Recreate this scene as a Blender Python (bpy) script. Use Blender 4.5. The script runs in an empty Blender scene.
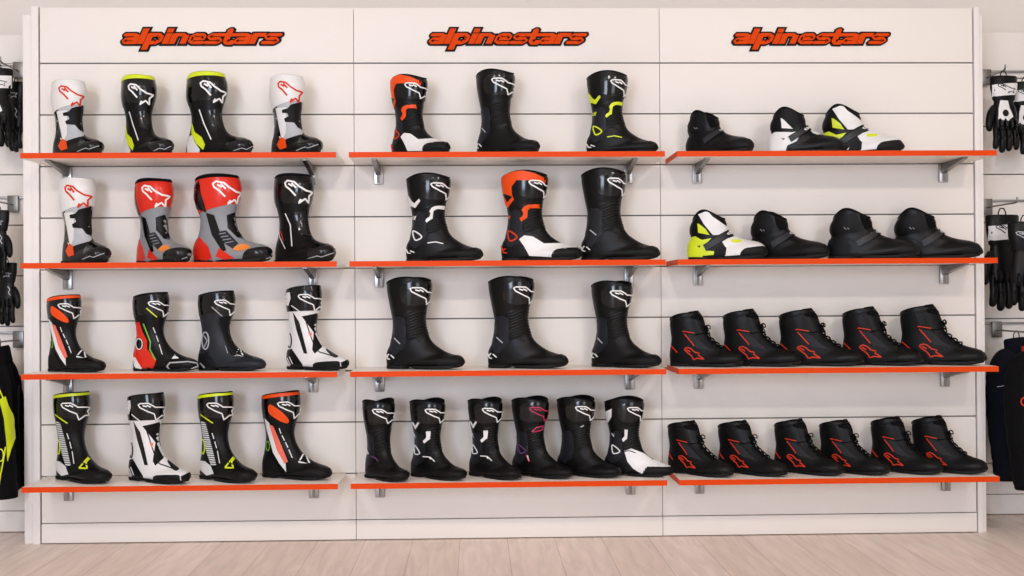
import bpy, bmesh, math, random
from mathutils import Vector, Matrix
from mathutils.bvhtree import BVHTree
from mathutils.geometry import delaunay_2d_cdt
random.seed(4)
PI = math.pi
C = bpy.context.scene.collection
S = bpy.context.scene

# ------------------------------------------------------------------ materials
def lin(c): return c/12.92 if c <= .04045 else ((c+.055)/1.055)**2.4
def rgb(h):
    h = h.lstrip('#'); return tuple(lin(int(h[i:i+2], 16)/255) for i in (0, 2, 4)) + (1,)
MATS = {}
def mat(name, col, rough=.5, metal=0, bump=0, bscale=200, coat=0, vary=0, spec=.5):
    if name in MATS: return MATS[name]
    m = bpy.data.materials.new(name); m.use_nodes = True
    nt = m.node_tree; b = nt.nodes['Principled BSDF']
    b.inputs['Base Color'].default_value = rgb(col); b.inputs['Roughness'].default_value = rough
    b.inputs['Metallic'].default_value = metal; b.inputs['Specular IOR Level'].default_value = spec
    b.inputs['Coat Weight'].default_value = coat; b.inputs['Coat Roughness'].default_value = .12
    if bump or vary:
        tc = nt.nodes.new('ShaderNodeTexCoord'); n = nt.nodes.new('ShaderNodeTexNoise')
        n.inputs['Scale'].default_value = bscale; n.inputs['Detail'].default_value = 4
        nt.links.new(tc.outputs['Object'], n.inputs['Vector'])
        if bump:
            bp = nt.nodes.new('ShaderNodeBump'); bp.inputs['Strength'].default_value = bump; bp.inputs['Distance'].default_value = .002
            nt.links.new(n.outputs['Fac'], bp.inputs['Height']); nt.links.new(bp.outputs['Normal'], b.inputs['Normal'])
        if vary:
            mr = nt.nodes.new('ShaderNodeMapRange'); mr.inputs[3].default_value = 1-vary; mr.inputs[4].default_value = 1+vary
            mx = nt.nodes.new('ShaderNodeMix'); mx.data_type = 'RGBA'; mx.blend_type = 'MULTIPLY'; mx.inputs[0].default_value = 1
            nt.links.new(n.outputs['Fac'], mr.inputs[0]); mx.inputs[6].default_value = rgb(col)
            nt.links.new(mr.outputs[0], mx.inputs[7]); nt.links.new(mx.outputs[2], b.inputs['Base Color'])
    MATS[name] = m; return m
M = dict(
    leather=mat('black_leather', '#0b0b0c', .36, bump=.2, bscale=320, spec=.2),
    matte=mat('matte_black_leather', '#0b0b0d', .5, bump=.25, bscale=260, spec=.18),
    gloss=mat('gloss_black_plastic', '#07080a', .15, coat=.3, spec=.3),
    strap=mat('dark_grey_strap', '#232428', .4, bump=.2, bscale=600, spec=.35),
    brace=mat('charcoal_leather', '#1a1c23', .42, bump=.2, bscale=320, spec=.3),
    slate=mat('slate_leather', '#1e2229', .45, bump=.25, bscale=300, spec=.3),
    rubber=mat('black_rubber', '#0b0b0c', .6, bump=.15, bscale=90, spec=.25),
    fabric=mat('black_fabric', '#0c0c0e', .9, bump=.4, bscale=500, spec=.12),
    navy=mat('navy_fabric', '#12151f', .9, bump=.4, bscale=500, spec=.12),
    grey=mat('grey_leather', '#8b8e92', .45, bump=.15, bscale=300),
    darkgrey=mat('dark_grey_mesh', '#2c2d31', .75, bump=.4, bscale=900, spec=.2),
    lightgrey=mat('light_grey_plastic', '#b9bcc0', .35),
    white=mat('white_leather', '#e9e8e6', .35, bump=.06, bscale=300),
    print=mat('white_print', '#f1f1ef', .5),
    red=mat('red_plastic', '#dc2a16', .28, coat=.25, spec=.3),
    redprint=mat('red_print', '#d63a1c', .55, spec=.2),
    orange=mat('orange_leather', '#ee4e08', .45, spec=.3),
    orangebadge=mat('orange_badge', '#f08a33', .4),
    yellow=mat('fluorescent_yellow_plastic', '#d9e81c', .4),
    pink=mat('crimson_print', '#b52a56', .5),
    purple=mat('purple_print', '#6b3a72', .5),
    green=mat('green_print', '#7fc23e', .5),
    chrome=mat('chrome_metal', '#a5a3a1', .3, metal=1),
    steel=mat('brushed_steel', '#7d7a77', .35, metal=1),
    laminate=mat('white_laminate', '#efe9e2', .5, vary=.012, bscale=3, spec=.3),
    trimwhite=mat('white_trim', '#eee9e5', .5, vary=.01, bscale=3),
    groove=mat('groove_aluminium', '#8a8580', .5),
    shelf=mat('cream_shelf_laminate', '#f8eee4', .35, vary=.02, bscale=12),
    edge=mat('orange_edge_band', '#de4400', .45, spec=.15),
    logoorange=mat('orange_sign_vinyl', '#dc4400', .55, spec=.1),
    logoblack=mat('black_sign_vinyl', '#120c0a', .6, spec=.15),
    paint=mat('warm_white_wall_paint', '#ebe4dc', .8, bump=.05, bscale=150),
    ceil=mat('white_ceiling_paint', '#f2efea', .9),
    pinkstripe=mat('salmon_leather', '#f0705a', .45),
)
def wood_floor():
    m = bpy.data.materials.new('pale_oak_planks'); m.use_nodes = True
    nt = m.node_tree; L = nt.links; N = nt.nodes.new; b = nt.nodes['Principled BSDF']
    tc = N('ShaderNodeTexCoord'); mp = N('ShaderNodeMapping'); mp.inputs['Rotation'].default_value[2] = PI/2
    L.new(tc.outputs['Object'], mp.inputs['Vector'])
    br = N('ShaderNodeTexBrick'); br.offset = .37; br.inputs['Scale'].default_value = 1
    br.inputs['Brick Width'].default_value = 1.3; br.inputs['Row Height'].default_value = .19
    br.inputs['Mortar Size'].default_value = .0016; br.inputs['Mortar Smooth'].default_value = .3; br.inputs['Bias'].default_value = 0
    br.inputs['Color1'].default_value = rgb('#f6e6dc'); br.inputs['Color2'].default_value = rgb('#eedccf'); br.inputs['Mortar'].default_value = rgb('#cdb6a8')
    L.new(mp.outputs[0], br.inputs['Vector'])
    mp2 = N('ShaderNodeMapping'); mp2.inputs['Scale'].default_value = (14, 1.3, 1); L.new(tc.outputs['Object'], mp2.inputs['Vector'])
    nz = N('ShaderNodeTexNoise'); nz.inputs['Scale'].default_value = 2.2; nz.inputs['Detail'].default_value = 6; nz.inputs['Distortion'].default_value = .8
    L.new(mp2.outputs[0], nz.inputs['Vector'])
    mr = N('ShaderNodeMapRange'); mr.inputs[1].default_value = .3; mr.inputs[2].default_value = .7; mr.inputs[3].default_value = .86; mr.inputs[4].default_value = 1.08
    L.new(nz.outputs['Fac'], mr.inputs[0])
    mx = N('ShaderNodeMix'); mx.data_type = 'RGBA'; mx.blend_type = 'MULTIPLY'; mx.inputs[0].default_value = 1
    L.new(br.outputs['Color'], mx.inputs[6]); L.new(mr.outputs[0], mx.inputs[7]); L.new(mx.outputs[2], b.inputs['Base Color'])
    b.inputs['Roughness'].default_value = .42
    return m
M['floor'] = wood_floor()
def striped():
    m = bpy.data.materials.new('white_ribbed_plastic'); m.use_nodes = True
    nt = m.node_tree; b = nt.nodes['Principled BSDF']
    tc = nt.nodes.new('ShaderNodeTexCoord'); sp = nt.nodes.new('ShaderNodeSeparateXYZ'); mt = nt.nodes.new('ShaderNodeMath'); mt.operation = 'MULTIPLY'; mt.inputs[1].default_value = 120
    fr = nt.nodes.new('ShaderNodeMath'); fr.operation = 'FRACT'; gt = nt.nodes.new('ShaderNodeMath'); gt.operation = 'GREATER_THAN'; gt.inputs[1].default_value = .42
    mx = nt.nodes.new('ShaderNodeMix'); mx.data_type = 'RGBA'; mx.inputs[6].default_value = rgb('#3b3d42'); mx.inputs[7].default_value = rgb('#d9dadb')
    L = nt.links; L.new(tc.outputs['Object'], sp.inputs[0]); L.new(sp.outputs['Z'], mt.inputs[0]); L.new(mt.outputs[0], fr.inputs[0]); L.new(fr.outputs[0], gt.inputs[0]); L.new(gt.outputs[0], mx.inputs[0]); L.new(mx.outputs[2], b.inputs['Base Color'])
    b.inputs['Roughness'].default_value = .45
    return m
M['striped'] = striped()

# ------------------------------------------------------------------ helpers
def thing(name, label, cat, loc=(0, 0, 0), rotz=0, group=None, scale=1):
    o = bpy.data.objects.new(name, None); C.objects.link(o)
    o.empty_display_size = .05
    o.location = loc; o.rotation_euler = (0, 0, rotz); o.scale = (scale,)*3
    o['label'] = label; o['category'] = cat
    if group: o['group'] = group
    return o
def link(name, me, parent=None, label=None):
    o = bpy.data.objects.new(name, me); C.objects.link(o); o.parent = parent
    if label: o['label'] = label
    return o
def mesh(name, verts, faces, m, smooth=True, sharp=None):
    me = bpy.data.meshes.new(name); me.from_pydata([tuple(v) for v in verts], [], faces); me.validate()
    bm = bmesh.new(); bm.from_mesh(me); bmesh.ops.recalc_face_normals(bm, faces=bm.faces); bm.to_mesh(me); bm.free()
    me.materials.append(M[m] if isinstance(m, str) else m)
    for p in me.polygons: p.use_smooth = smooth
    if smooth and sharp: me.set_sharp_from_angle(angle=math.radians(sharp))
    return me
class MB:
    """collects boxes and tubes into one mesh"""
    def __init__(s): s.v = []; s.f = []
    def add(s, v, f):
        n = len(s.v); s.v += [Vector(p) for p in v]; s.f += [tuple(i+n for i in q) for q in f]; return s
    def box(s, x0, x1, y0, y1, z0, z1, bev=0):
        if bev:
            bm = bmesh.new(); bmesh.ops.create_cube(bm, size=1)
            for v in bm.verts: v.co = Vector(((x0+x1)/2+v.co.x*(x1-x0), (y0+y1)/2+v.co.y*(y1-y0), (z0+z1)/2+v.co.z*(z1-z0)))
            bmesh.ops.bevel(bm, geom=list(bm.edges), offset=bev, segments=2, affect='EDGES', profile=.6)
            bm.verts.index_update(); r = s.add([v.co.copy() for v in bm.verts], [[v.index for v in f.verts] for f in bm.faces]); bm.free(); return r
        return s.add([(x, y, z) for z in (z0, z1) for x, y in ((x0, y0), (x1, y0), (x1, y1), (x0, y1))],
                     [(3, 2, 1, 0), (4, 5, 6, 7), (0, 1, 5, 4), (1, 2, 6, 5), (2, 3, 7, 6), (3, 0, 4, 7)])
    def tube(s, pts, rad, n=10, flat=1):
        pts = [Vector(p) for p in pts]; rr = rad if isinstance(rad, (list, tuple)) else [rad]*len(pts); v = []; f = []; ref = None
        for i, p in enumerate(pts):
            t = (pts[min(i+1, len(pts)-1)]-pts[max(i-1, 0)]).normalized()
            a = ref if ref is not None else (Vector((0, 0, 1)) if abs(t.z) < .9 else Vector((1, 0, 0)))
            u = (a-t*a.dot(t)).normalized(); ref = u; w = t.cross(u)
            for k in range(n): q = 2*PI*k/n; v.append(p+u*rr[i]*math.cos(q)+w*rr[i]*flat*math.sin(q))
        for i in range(len(pts)-1):
            for k in range(n): f.append((i*n+k, i*n+(k+1) % n, (i+1)*n+(k+1) % n, (i+1)*n+k))
        f.append(tuple(range(n))[::-1]); f.append(tuple((len(pts)-1)*n+k for k in range(n)))
        return s.add(v, f)
    def prism(s, poly, y0, y1):
        n = len(poly); v = [(x, y0, z) for x, z in poly]+[(x, y1, z) for x, z in poly]
        return s.add(v, [tuple(range(n)), tuple(range(2*n-1, n-1, -1))]+[(i, (i+1) % n, n+(i+1) % n, n+i) for i in range(n)])
    def build(s, name, m, parent=None, smooth=True, sharp=35, label=None):
        return link(name, mesh(name, s.v, s.f, m, smooth, sharp), parent, label)
def cr(p0, p1, p2, p3, t):
    return .5*(2*p1+(p2-p0)*t+(2*p0-5*p1+4*p2-p3)*t*t+(3*p1-p0-3*p2+p3)*t**3)
def interp(rows, s):
    n = len(rows); s = max(0, min(n-1-1e-6, s)); i = int(s); t = s-i
    g = lambda k: rows[max(0, min(n-1, k))]
    return [cr(*q, t) for q in zip(g(i-1), g(i), g(i+1), g(i+2))]
def smooth_path(pts, n=6, closed=False):
    out = []; m = len(pts)
    for i in range(m if closed else m-1):
        g = (lambda k: pts[k % m]) if closed else (lambda k: pts[max(0, min(m-1, k))])
        for k in range(n):
            out.append(tuple(cr(*q, k/n) for q in zip(g(i-1), g(i), g(i+1), g(i+2))))
    if not closed: out.append(tuple(pts[-1]))
    return out

# ------------------------------------------------------------------ boot shapes (grid of 0.75 mm; x to the toe, z up)
UN = .00075
# each row: back x,z, front x,z, half width, squareness at the back/sole edge
SHAPES = dict(
  race=dict(bump=10, rows=[(18,428,233,440,80,1),(13,375,249,398,85,1),(13,322,246,346,82,1),(28,272,229,290,70,1),(38,228,219,240,61,1),(35,180,228,195,56,1),(21,130,245,152,54,1),
     (5,95,277,119,54,.9),(-1,55,320,103,55,.8),(9,10,352,96,56,.6),(70,3,374,91,60,.5),(150,3,389,86,64,.45),(240,4,400,80,66,.45),(310,5,408,70,60,.45),(360,8,412,57,46,.5),(395,16,414,44,26,.6),(411,27,413,36,8,1)],
     sole=[(3,6),(6,18),(14,31),(32,44),(80,47),(130,44),(200,56),(270,63),(330,57),(370,45),(398,26)]),
  sport=dict(bump=6, rows=[(8,418,206,448,78,1),(5,372,214,402,80,1),(12,312,207,336,74,1),(22,252,188,276,64,1),(25,210,182,234,57,1),(18,165,192,192,54,1),(9,122,216,152,53,1),
     (0,86,250,120,54,.9),(-2,50,292,96,55,.8),(10,10,322,85,55,.6),(65,8,344,79,58,.5),(140,15,362,74,62,.45),(225,8,378,68,63,.45),(300,5,390,60,56,.45),(350,8,398,49,43,.5),(384,15,402,38,24,.6),(401,24,403,32,8,1)],
     sole=[(2,6),(5,18),(13,30),(31,43),(80,46),(130,43),(195,54),(260,61),(320,55),(360,43),(388,25)]),
  tour=dict(bump=24, rows=[(5,418,230,430,84,1),(8,378,233,400,86,1),(20,312,222,336,79,1),(33,248,206,282,67,1),(37,205,202,238,58,1),(31,160,210,195,54,1),(19,120,225,155,53,1),
     (3,86,248,125,54,.9),(-1,50,285,99,55,.8),(11,9,312,85,55,.6),(65,8,335,77,58,.5),(135,15,356,71,62,.45),(222,8,376,66,63,.45),(300,4,390,59,56,.45),(350,8,398,49,43,.5),(385,15,403,38,24,.6),(402,24,404,32,8,1)],
     sole=[(2,6),(5,18),(13,30),(31,43),(80,46),(130,43),(195,54),(260,61),(320,55),(360,43),(388,25)]),
  short=dict(bump=40, rows=[(28,202,206,204,56,1),(12,172,214,184,59,1),(9,142,217,160,57,1),(17,116,230,140,52,1),(8,95,252,124,52,1),(0,65,285,108,54,.8),(8,9,322,98,53,.6),
     (60,2,350,93,55,.5),(140,2,376,88,60,.45),(225,3,398,80,63,.45),(310,4,416,68,57,.45),(370,8,428,54,44,.5),(408,16,435,42,26,.6),(433,26,437,34,8,1)],
     sole=[(2,6),(5,18),(13,30),(31,43),(85,47),(140,44),(210,55),(280,63),(345,57),(390,44),(420,25)]),
  lace=dict(bump=10, rows=[(10,252,183,276,56,1),(3,222,205,258,56,1),(7,184,220,214,52,1),(12,146,231,180,48,1),(7,110,252,150,47,1),(1,72,284,126,50,.9),(2,40,315,106,52,.8),(14,8,343,94,51,.6),
     (70,2,372,86,53,.5),(155,2,398,80,58,.45),(250,3,424,73,60,.45),(340,5,443,61,53,.45),(400,10,453,46,38,.5),(438,19,456,36,20,.6),(455,27,457,33,7,1)],
     sole=[(5,6),(8,18),(16,30),(34,42),(90,46),(150,43),(225,53),(300,60),(365,54),(410,42),(442,22)]),
)
class Loft:
    def __init__(s, kind, sx=1, ridges=None, wide=1):
        d = SHAPES[kind]; s.kind = kind; s.bump = d['bump']; s.lean = .75 if kind == 'short' else 0; s.sx = sx; s.ridges = ridges
        s.rows = [(a*sx, b, c*sx, e, w*wide, q) for a, b, c, e, w, q in d['rows']]; s.n = len(s.rows)-1
        s.sole_rows = [(x*sx, w*wide) for x, w in d['sole']]
    def P(s, u, t, off=0):
        bx, bz, fx, fz, w, q = interp(s.rows, u)
        c, a = math.cos(t), math.sin(t); k = (1-c)/2
        e = 1+(q-1)*k
        y = -w*math.copysign(abs(a)**e, a)
        z = (bz+fz)/2+(fz-bz)/2*c; x = (bx+fx)/2+(fx-bx)/2*c
        if u < 1.6: z += s.bump*(1-u/1.6)**2*a*a*(1-s.lean*c)
        r = 0
        if s.ridges:
            u0, u1, num, amp = s.ridges
            if u0 < u < u1 and c > -.35:
                f = min(1, (u-u0)/.3, (u1-u)/.3)*min(1, (c+.35)/.5)
                r = amp*f*abs(math.sin(PI*num*((u-u0)/(u1-u0)-.13*(1-c))))
        p = Vector((x, y, z))
        if r or off:
            p += s.raw_normal(u, t)*(r+off)
        return p*UN
    def raw(s, u, t):
        bx, bz, fx, fz, w, q = interp(s.rows, u); c, a = math.cos(t), math.sin(t)
        return Vector(((bx+fx)/2+(fx-bx)/2*c, -w*a, (bz+fz)/2+(fz-bz)/2*c))
    def raw_normal(s, u, t):
        du = s.raw(min(u+.05, s.n), t)-s.raw(max(u-.05, 0), t); dt = s.raw(u, t+.05)-s.raw(u, t-.05)
        n = du.cross(dt)
        if n.length < 1e-9: return Vector((0, 0, 0))
        n.normalize()
        return n if n.dot(s.raw(u, t)-s.raw(u, t+PI)) >= 0 else -n
    def tube(s, u0, u1, nu, nt=36, off=0, low=None, us=None):
        v = []; f = []
        for i in range(nu+1):
            for k in range(nt):
                t = 2*PI*k/nt; ue = u1+(low(t) if low else 0); u = us[i] if us else u0+(ue-u0)*i/nu
                v.append(s.P(u, t, off))
        for i in range(nu):
            for k in range(nt): f.append((i*nt+k, i*nt+(k+1) % nt, (i+1)*nt+(k+1) % nt, (i+1)*nt+k))
        return v, f
    def body(s, m):
        nt = 36; us = None; nu = 78
        if s.ridges:
            a, b = s.ridges[:2]; us = [a*i/16 for i in range(16)]+[a+(b-a)*i/90 for i in range(90)]+[b+(s.n-b)*i/60 for i in range(61)]; nu = len(us)-1
        v, f = s.tube(0, s.n, nu, nt, us=us); f.append(tuple(nu*nt+k for k in range(nt)))
        s.v, s.f = v, f
        s.bvh = BVHTree.FromPolygons(v, f)
        return mesh('upper', v, f, m)
    def shell(s, name, u0, u1, m, off=3, low=None, nt=36):
        """a band laid round the shaft, its edges turned in"""
        a, f = s.tube(u0, u1, 10, nt, off, low); b, _ = s.tube(u0, u1, 10, nt, -1, low)
        v = a+b; n = len(a); L = 10*nt
        f = f+[(k, n+k, n+(k+1) % nt, (k+1) % nt) for k in range(nt)]+[(L+k, L+(k+1) % nt, n+L+(k+1) % nt, n+L+k) for k in range(nt)]
        return mesh(name, v, f, m, sharp=50)
    def plate(s, name, u0, u1, half, m, off=4):
        """a shin plate: part of the way round, corners rounded off"""
        nu, nt = 16, 24; v = []; f = []; h = math.radians(half)
        for o in (off, -1):
            for i in range(nu+1):
                q = abs(2*i/nu-1); k = h*(1-.35*max(0, (q-.35)/.65)**2)
                for j in range(nt+1): v.append(s.P(u0+(u1-u0)*i/nu, -k+2*k*j/nt, o))
        n = (nu+1)*(nt+1); r = nt+1
        f = [(i*r+j, i*r+j+1, i*r+r+j+1, i*r+r+j) for i in range(nu) for j in range(nt)]
        f += [tuple(n+q for q in p[::-1]) for p in f]
        ed = list(range(nt+1))+[i*r+nt for i in range(1, nu+1)]+[nu*r+j for j in range(nt-1, -1, -1)]+[i*r for i in range(nu-1, 0, -1)]
        f += [(ed[i], ed[(i+1) % len(ed)], n+ed[(i+1) % len(ed)], n+ed[i]) for i in range(len(ed))]
        return mesh(name, v, f, m, sharp=50)
    def lining(s, m, high=6):
        nt = 36; v = []; f = []
        def ring(u, sc, dz):
            ps = [s.P(u, 2*PI*k/nt) for k in range(nt)]; c = sum(ps, Vector())/nt
            for p in ps: q = c+(p-c)*sc; q.z = p.z+dz*UN; v.append(q)
        for a in ((.06, 1.015, 0), (0, 1.02, high*.6), (0, .97, high), (0, .9, high*.6), (0, .86, -6), (.5, .82, 0), (1.2, .8, 0), (2, .78, 0)): ring(*a)
        for i in range(7):
            for k in range(nt): f.append((i*nt+k, i*nt+(k+1) % nt, (i+1)*nt+(k+1) % nt, (i+1)*nt+k))
        f.append(tuple(7*nt+k for k in range(nt)))
        return mesh('lining', v, f, m)
    def sole(s, m):
        v = []; f = []; n = 34; x0, x1 = s.sole_rows[0][0], s.sole_rows[-1][0]
        for i in range(n+1):
            q = i/n; x = x0+(x1-x0)*(.5-.5*math.cos(PI*q)) ; 
            j = 0
            while j < len(s.sole_rows)-2 and s.sole_rows[j+1][0] < x: j += 1
            xa, wa = s.sole_rows[j]; xb, wb = s.sole_rows[j+1]; w = wa+(wb-wa)*(x-xa)/(xb-xa)
            rel = (x-x0)/(x1-x0)
            zb = 0
            if .27 < rel < .40: zb = (12 if s.kind in ('tour', 'sport') else 8)*min(1, (rel-.27)/.02, (.40-rel)/.05)
            if rel > .72: zb = 14*((rel-.72)/.28)**1.7
            zt = 17+(12*((rel-.7)/.3)**1.7 if rel > .7 else 0)
            e = 3
            for y, z in ((-w+4, zb), (-w-e+2, zb+3), (-w-e, zt-4), (-w-1, zt), (w+1, zt), (w+e, zt-4), (w+e-2, zb+3), (w-4, zb)): v.append(Vector((x, y, z))*UN)
        for i in range(n):
            for k in range(8): f.append((i*8+k, i*8+(k+1) % 8, (i+1)*8+(k+1) % 8, (i+1)*8+k))
        f.append(tuple(range(8))[::-1]); f.append(tuple(n*8+k for k in range(8)))
        return mesh('sole', v, f, m, sharp=40)

# outline of the flying star emblem: a long loop that runs into a star
STAR = [[(.40,.32),(.20,.60),(.04,.76),(0,.91),(.10,1),(.33,.94),(.49,.73),(.72,.55),(1,.51),(.86,.33),(.91,.04),(.73,.2),(.53,0),(.60,.21)],
        [(.13,.87),(.30,.73)], [(.24,.90),(.42,.62)]]
STAR_CLOSED = [[(.05,.97),(.31,.93),(.51,.67),(.99,.60),(.84,.43),(.98,.22),(.76,.22),(.56,.01),(.48,.35),(.29,.50),(.05,.75),(0,.90),(.05,.97)],
        [(.14,.84),(.28,.74)], [(.26,.83),(.40,.68)]]
class Boot:
    def __init__(s, kind, body='leather', phi=20, box=(0, 0, 100, 100), sx=1, ridges=None, wide=1):
        s.L = Loft(kind, sx, ridges, wide); s.parts = [('upper', s.L.body(body), None)]
        s.add('sole', s.L.sole('rubber'))
        p = math.radians(phi); s.r = Vector((math.cos(p), math.sin(p), 0)); s.view = Vector((-math.sin(p), math.cos(p), 0)); s.phi = p
        us = [v.dot(s.r) for v in s.L.v]; s.u0 = min(us); s.W = max(us)-s.u0; s.H = max(v.z for v in s.L.v); s.box = box
        s.k = s.W/(box[2]-box[0])
    def add(s, name, me, label=None): s.parts.append((name, me, label)); return s
    def hit(s, x, y):
        l, t, r, b = s.box
        o = s.r*(s.u0+(x-l)/(r-l)*s.W)+Vector((0, 0, (b-y)/(b-t)*s.H))-s.view*1.0
        loc, nor, i, d = s.L.bvh.ray_cast(o, s.view)
        if loc is None: return None
        return loc, (nor if nor.dot(s.view) < 0 else -nor)
    def patch(s, name, m, poly, up=1.6, label=None, smooth=False):
        if smooth: poly = smooth_path(poly, 4, True)
        step = 11
        pts = []
        for i, a in enumerate(poly):
            b = poly[(i+1) % len(poly)]; n = max(1, int(math.dist(a, b)/step))
            pts += [(a[0]+(b[0]-a[0])*k/n, a[1]+(b[1]-a[1])*k/n) for k in range(n)]
        ok = [s.hit(*p) is not None for p in pts]
        if not any(ok): return s
        cen = (sum(p[0] for p in pts)/len(pts), sum(p[1] for p in pts)/len(pts))
        good = [p for p, o in zip(pts, ok) if o]
        for i, p in enumerate(pts):          # edges that run past the outline end at the outline
            if ok[i]: continue
            c = cen if s.hit(*cen) else min(good, key=lambda g: math.dist(g, p))
            a, z = 0.0, 1.0
            for _ in range(12):
                q = (a+z)/2
                if s.hit(p[0]+(c[0]-p[0])*q, p[1]+(c[1]-p[1])*q): z = q
                else: a = q
            pts[i] = (p[0]+(c[0]-p[0])*z, p[1]+(c[1]-p[1])*z)
        nb = len(pts)
        def inside(x, y):
            c = False
            for i in range(nb):
                (x1, y1), (x2, y2) = pts[i], pts[i-1]
                if (y1 > y) != (y2 > y) and x < (x2-x1)*(y-y1)/(y2-y1)+x1: c = not c
            return c
        xs = [p[0] for p in pts]; ys = [p[1] for p in pts]
        y = min(ys)+step/2; row = 0
        inner = []
        while y < max(ys):
            x = min(xs)+step/2+(row % 2)*step/2
            while x < max(xs):
                if inside(x, y) and min(math.dist((x, y), q) for q in pts[:nb]) > step*.45: inner.append((x, y))
                x += step
            y += step*.87; row += 1
        V2, _, F, _, _, _ = delaunay_2d_cdt([Vector(p) for p in pts+inner], [(i, (i+1) % nb) for i in range(nb)], [], 1, 1e-4)
        H = [s.hit(*p) for p in V2]
        F = [f for f in F if all(H[i] for i in f)]
        edges = {}
        for f in F:
            for i in range(len(f)): edges[tuple(sorted((f[i], f[i-1])))] = edges.get(tuple(sorted((f[i], f[i-1]))), 0)+1
        used = sorted({i for f in F for i in f}); ix = {j: n for n, j in enumerate(used)}
        if not F: return s
        v = [H[j][0]+H[j][1]*up*UN for j in used]; n = len(v); v += [H[j][0]-H[j][1]*1.5*UN for j in used]
        fs = [tuple(ix[i] for i in f) for f in F]
        fs += [(ix[a], ix[b], n+ix[b], n+ix[a]) for (a, b), c in edges.items() if c == 1]
        me = bpy.data.meshes.new(name); me.from_pydata(v, [], fs)
        bm = bmesh.new(); bm.from_mesh(me); bmesh.ops.delete(bm, geom=[q for q in bm.verts if not q.link_faces], context='VERTS')
        bmesh.ops.recalc_face_normals(bm, faces=bm.faces); bm.to_mesh(me); bm.free()
        # outward test
        s0 = sum((p.normal.dot(s.view) for p in me.polygons[:len(F)]), 0)
        if s0 > 0: me.flip_normals()
        me.materials.append(M[m])
        for p in me.polygons: p.use_smooth = True
        me.set_sharp_from_angle(angle=math.radians(50))
        return s.add(name, me, label)
    def ribbon(s, runs, w, up, m, name):
        v = []; f = []
        for run in runs:
            if len(run) < 2: continue
            base = len(v)
            for i, (p, n) in enumerate(run):
                a = run[max(i-1, 0)][0]; b = run[min(i+1, len(run)-1)][0]; t = (b-a)
                if t.length < 1e-9: t = Vector((1, 0, 0))
                side = n.cross(t.normalized()); side = side.normalized()*w*UN/2 if side.length > 1e-6 else Vector((0, 0, w*UN/2))
                for q in (p+side-n*2*UN, p+side+n*up*UN, p-side+n*up*UN, p-side-n*2*UN): v.append(q)
            m_ = len(run)
            for i in range(m_-1):
                for k in range(3): f.append((base+i*4+k, base+i*4+k+1, base+i*4+5+k, base+i*4+4+k))
            f.append(tuple(base+k for k in range(4))); f.append(tuple(base+(m_-1)*4+k for k in range(4)))
        if v: s.add(name, mesh(name, v, f, m, sharp=40))
        return s
    def stroke(s, name, m, lines, w=6, up=1.8, closed=False, curve=False):
        if not isinstance(lines[0][0], (tuple, list)): lines = [lines]
        runs = []
        for ln in lines:
            if curve: ln = smooth_path(ln, 5, closed)
            if closed: ln = list(ln)+[ln[0]]
            cur = []
            for i in range(len(ln)-1):
                a, b = ln[i], ln[i+1]; n = max(1, int(math.dist(a, b)/7))
                for k in range(n+(1 if i == len(ln)-2 else 0)):
                    h = s.hit(a[0]+(b[0]-a[0])*k/n, a[1]+(b[1]-a[1])*k/n)
                    if h: cur.append(h)
                    else: runs.append(cur); cur = []
            runs.append(cur)
        return s.ribbon(runs, w, up, m, name)
    def star(s, m, u, face, width, height, tilt=0, w=7, up=4.5, shape=None):
        """emblem wrapped round the shaft: u down the shaft, face = degrees turned from the outer side to the shin"""
        L = s.L; bx, bz, fx, fz, hw, q = interp(L.rows, u); a = math.hypot(fx-bx, fz-bz)/2
        th = math.radians(face); tc = math.atan2(hw*math.cos(th), a*math.sin(th))
        per = (L.raw(u-.02, tc)-L.raw(u+.02, tc)).length/.04
        ct, st = math.cos(math.radians(tilt)), math.sin(math.radians(tilt))
        runs = []
        for ln in shape or STAR:
            run = []
            for i in range(len(ln)-1):
                for k in range(6):
                    x = ln[i][0]+(ln[i+1][0]-ln[i][0])*k/6-.5; y = ln[i][1]+(ln[i+1][1]-ln[i][1])*k/6-.5
                    x *= width; y *= height; x, y = x*ct-y*st, x*st+y*ct
                    t = tc
                    n = 8
                    for _ in range(n):      # walk round the shaft by arc length
                        g = (L.raw(u, t+.01)-L.raw(u, t-.01)).length/.02; t -= x/n/g
                    uu = u-y/per
                    nn = L.raw_normal(uu, t)
                    run.append((L.P(uu, t), nn))
            runs.append(run)
        return s.ribbon(runs, w, up, m, 'star_emblem')
    def laces(s, m, u0, u1, num, half=.5, up=5):
        mb = MB(); L = s.L
        for i in range(num):
            u = u0+(u1-u0)*i/num; ue = u+(u1-u0)/num
            for a, b in ((u, ue), (ue, u)):
                pts = []
                for k in range(7):
                    q = k/6; t = half-2*half*q; uu = a+(b-a)*q
                    pts.append(L.P(uu, t, up+2*math.sin(PI*q)))
                mb.tube(pts, 3.6*UN, 6)
        p = L.P(u0, .1, 8)
        for sg in (-1, 1):
            loop = [p+Vector((dx, sg*dy, dz))*UN for dx, dy, dz in ((0, 0, 0), (8, 12, 7), (16, 24, 2), (18, 28, -10), (13, 18, -12), (3, 3, -2))]
            mb.tube([Vector(q) for q in smooth_path([tuple(q) for q in loop], 4)], 3.2*UN, 6)
            mb.tube([p, p+Vector((8, sg*12, -14))*UN, p+Vector((20, sg*20, -38))*UN], 3*UN, 6)
        return s.add('laces', mesh('laces', mb.v, mb.f, m))
    def place(s, name, label, cat, x, y, z, yaw, scale, group=None):
        o = thing(name, label, cat, (x, y, z), -math.radians(yaw), group, scale)
        for n, me, lb in s.parts: link(n, me, o, lb)
        s.first = o
        return o
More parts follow.
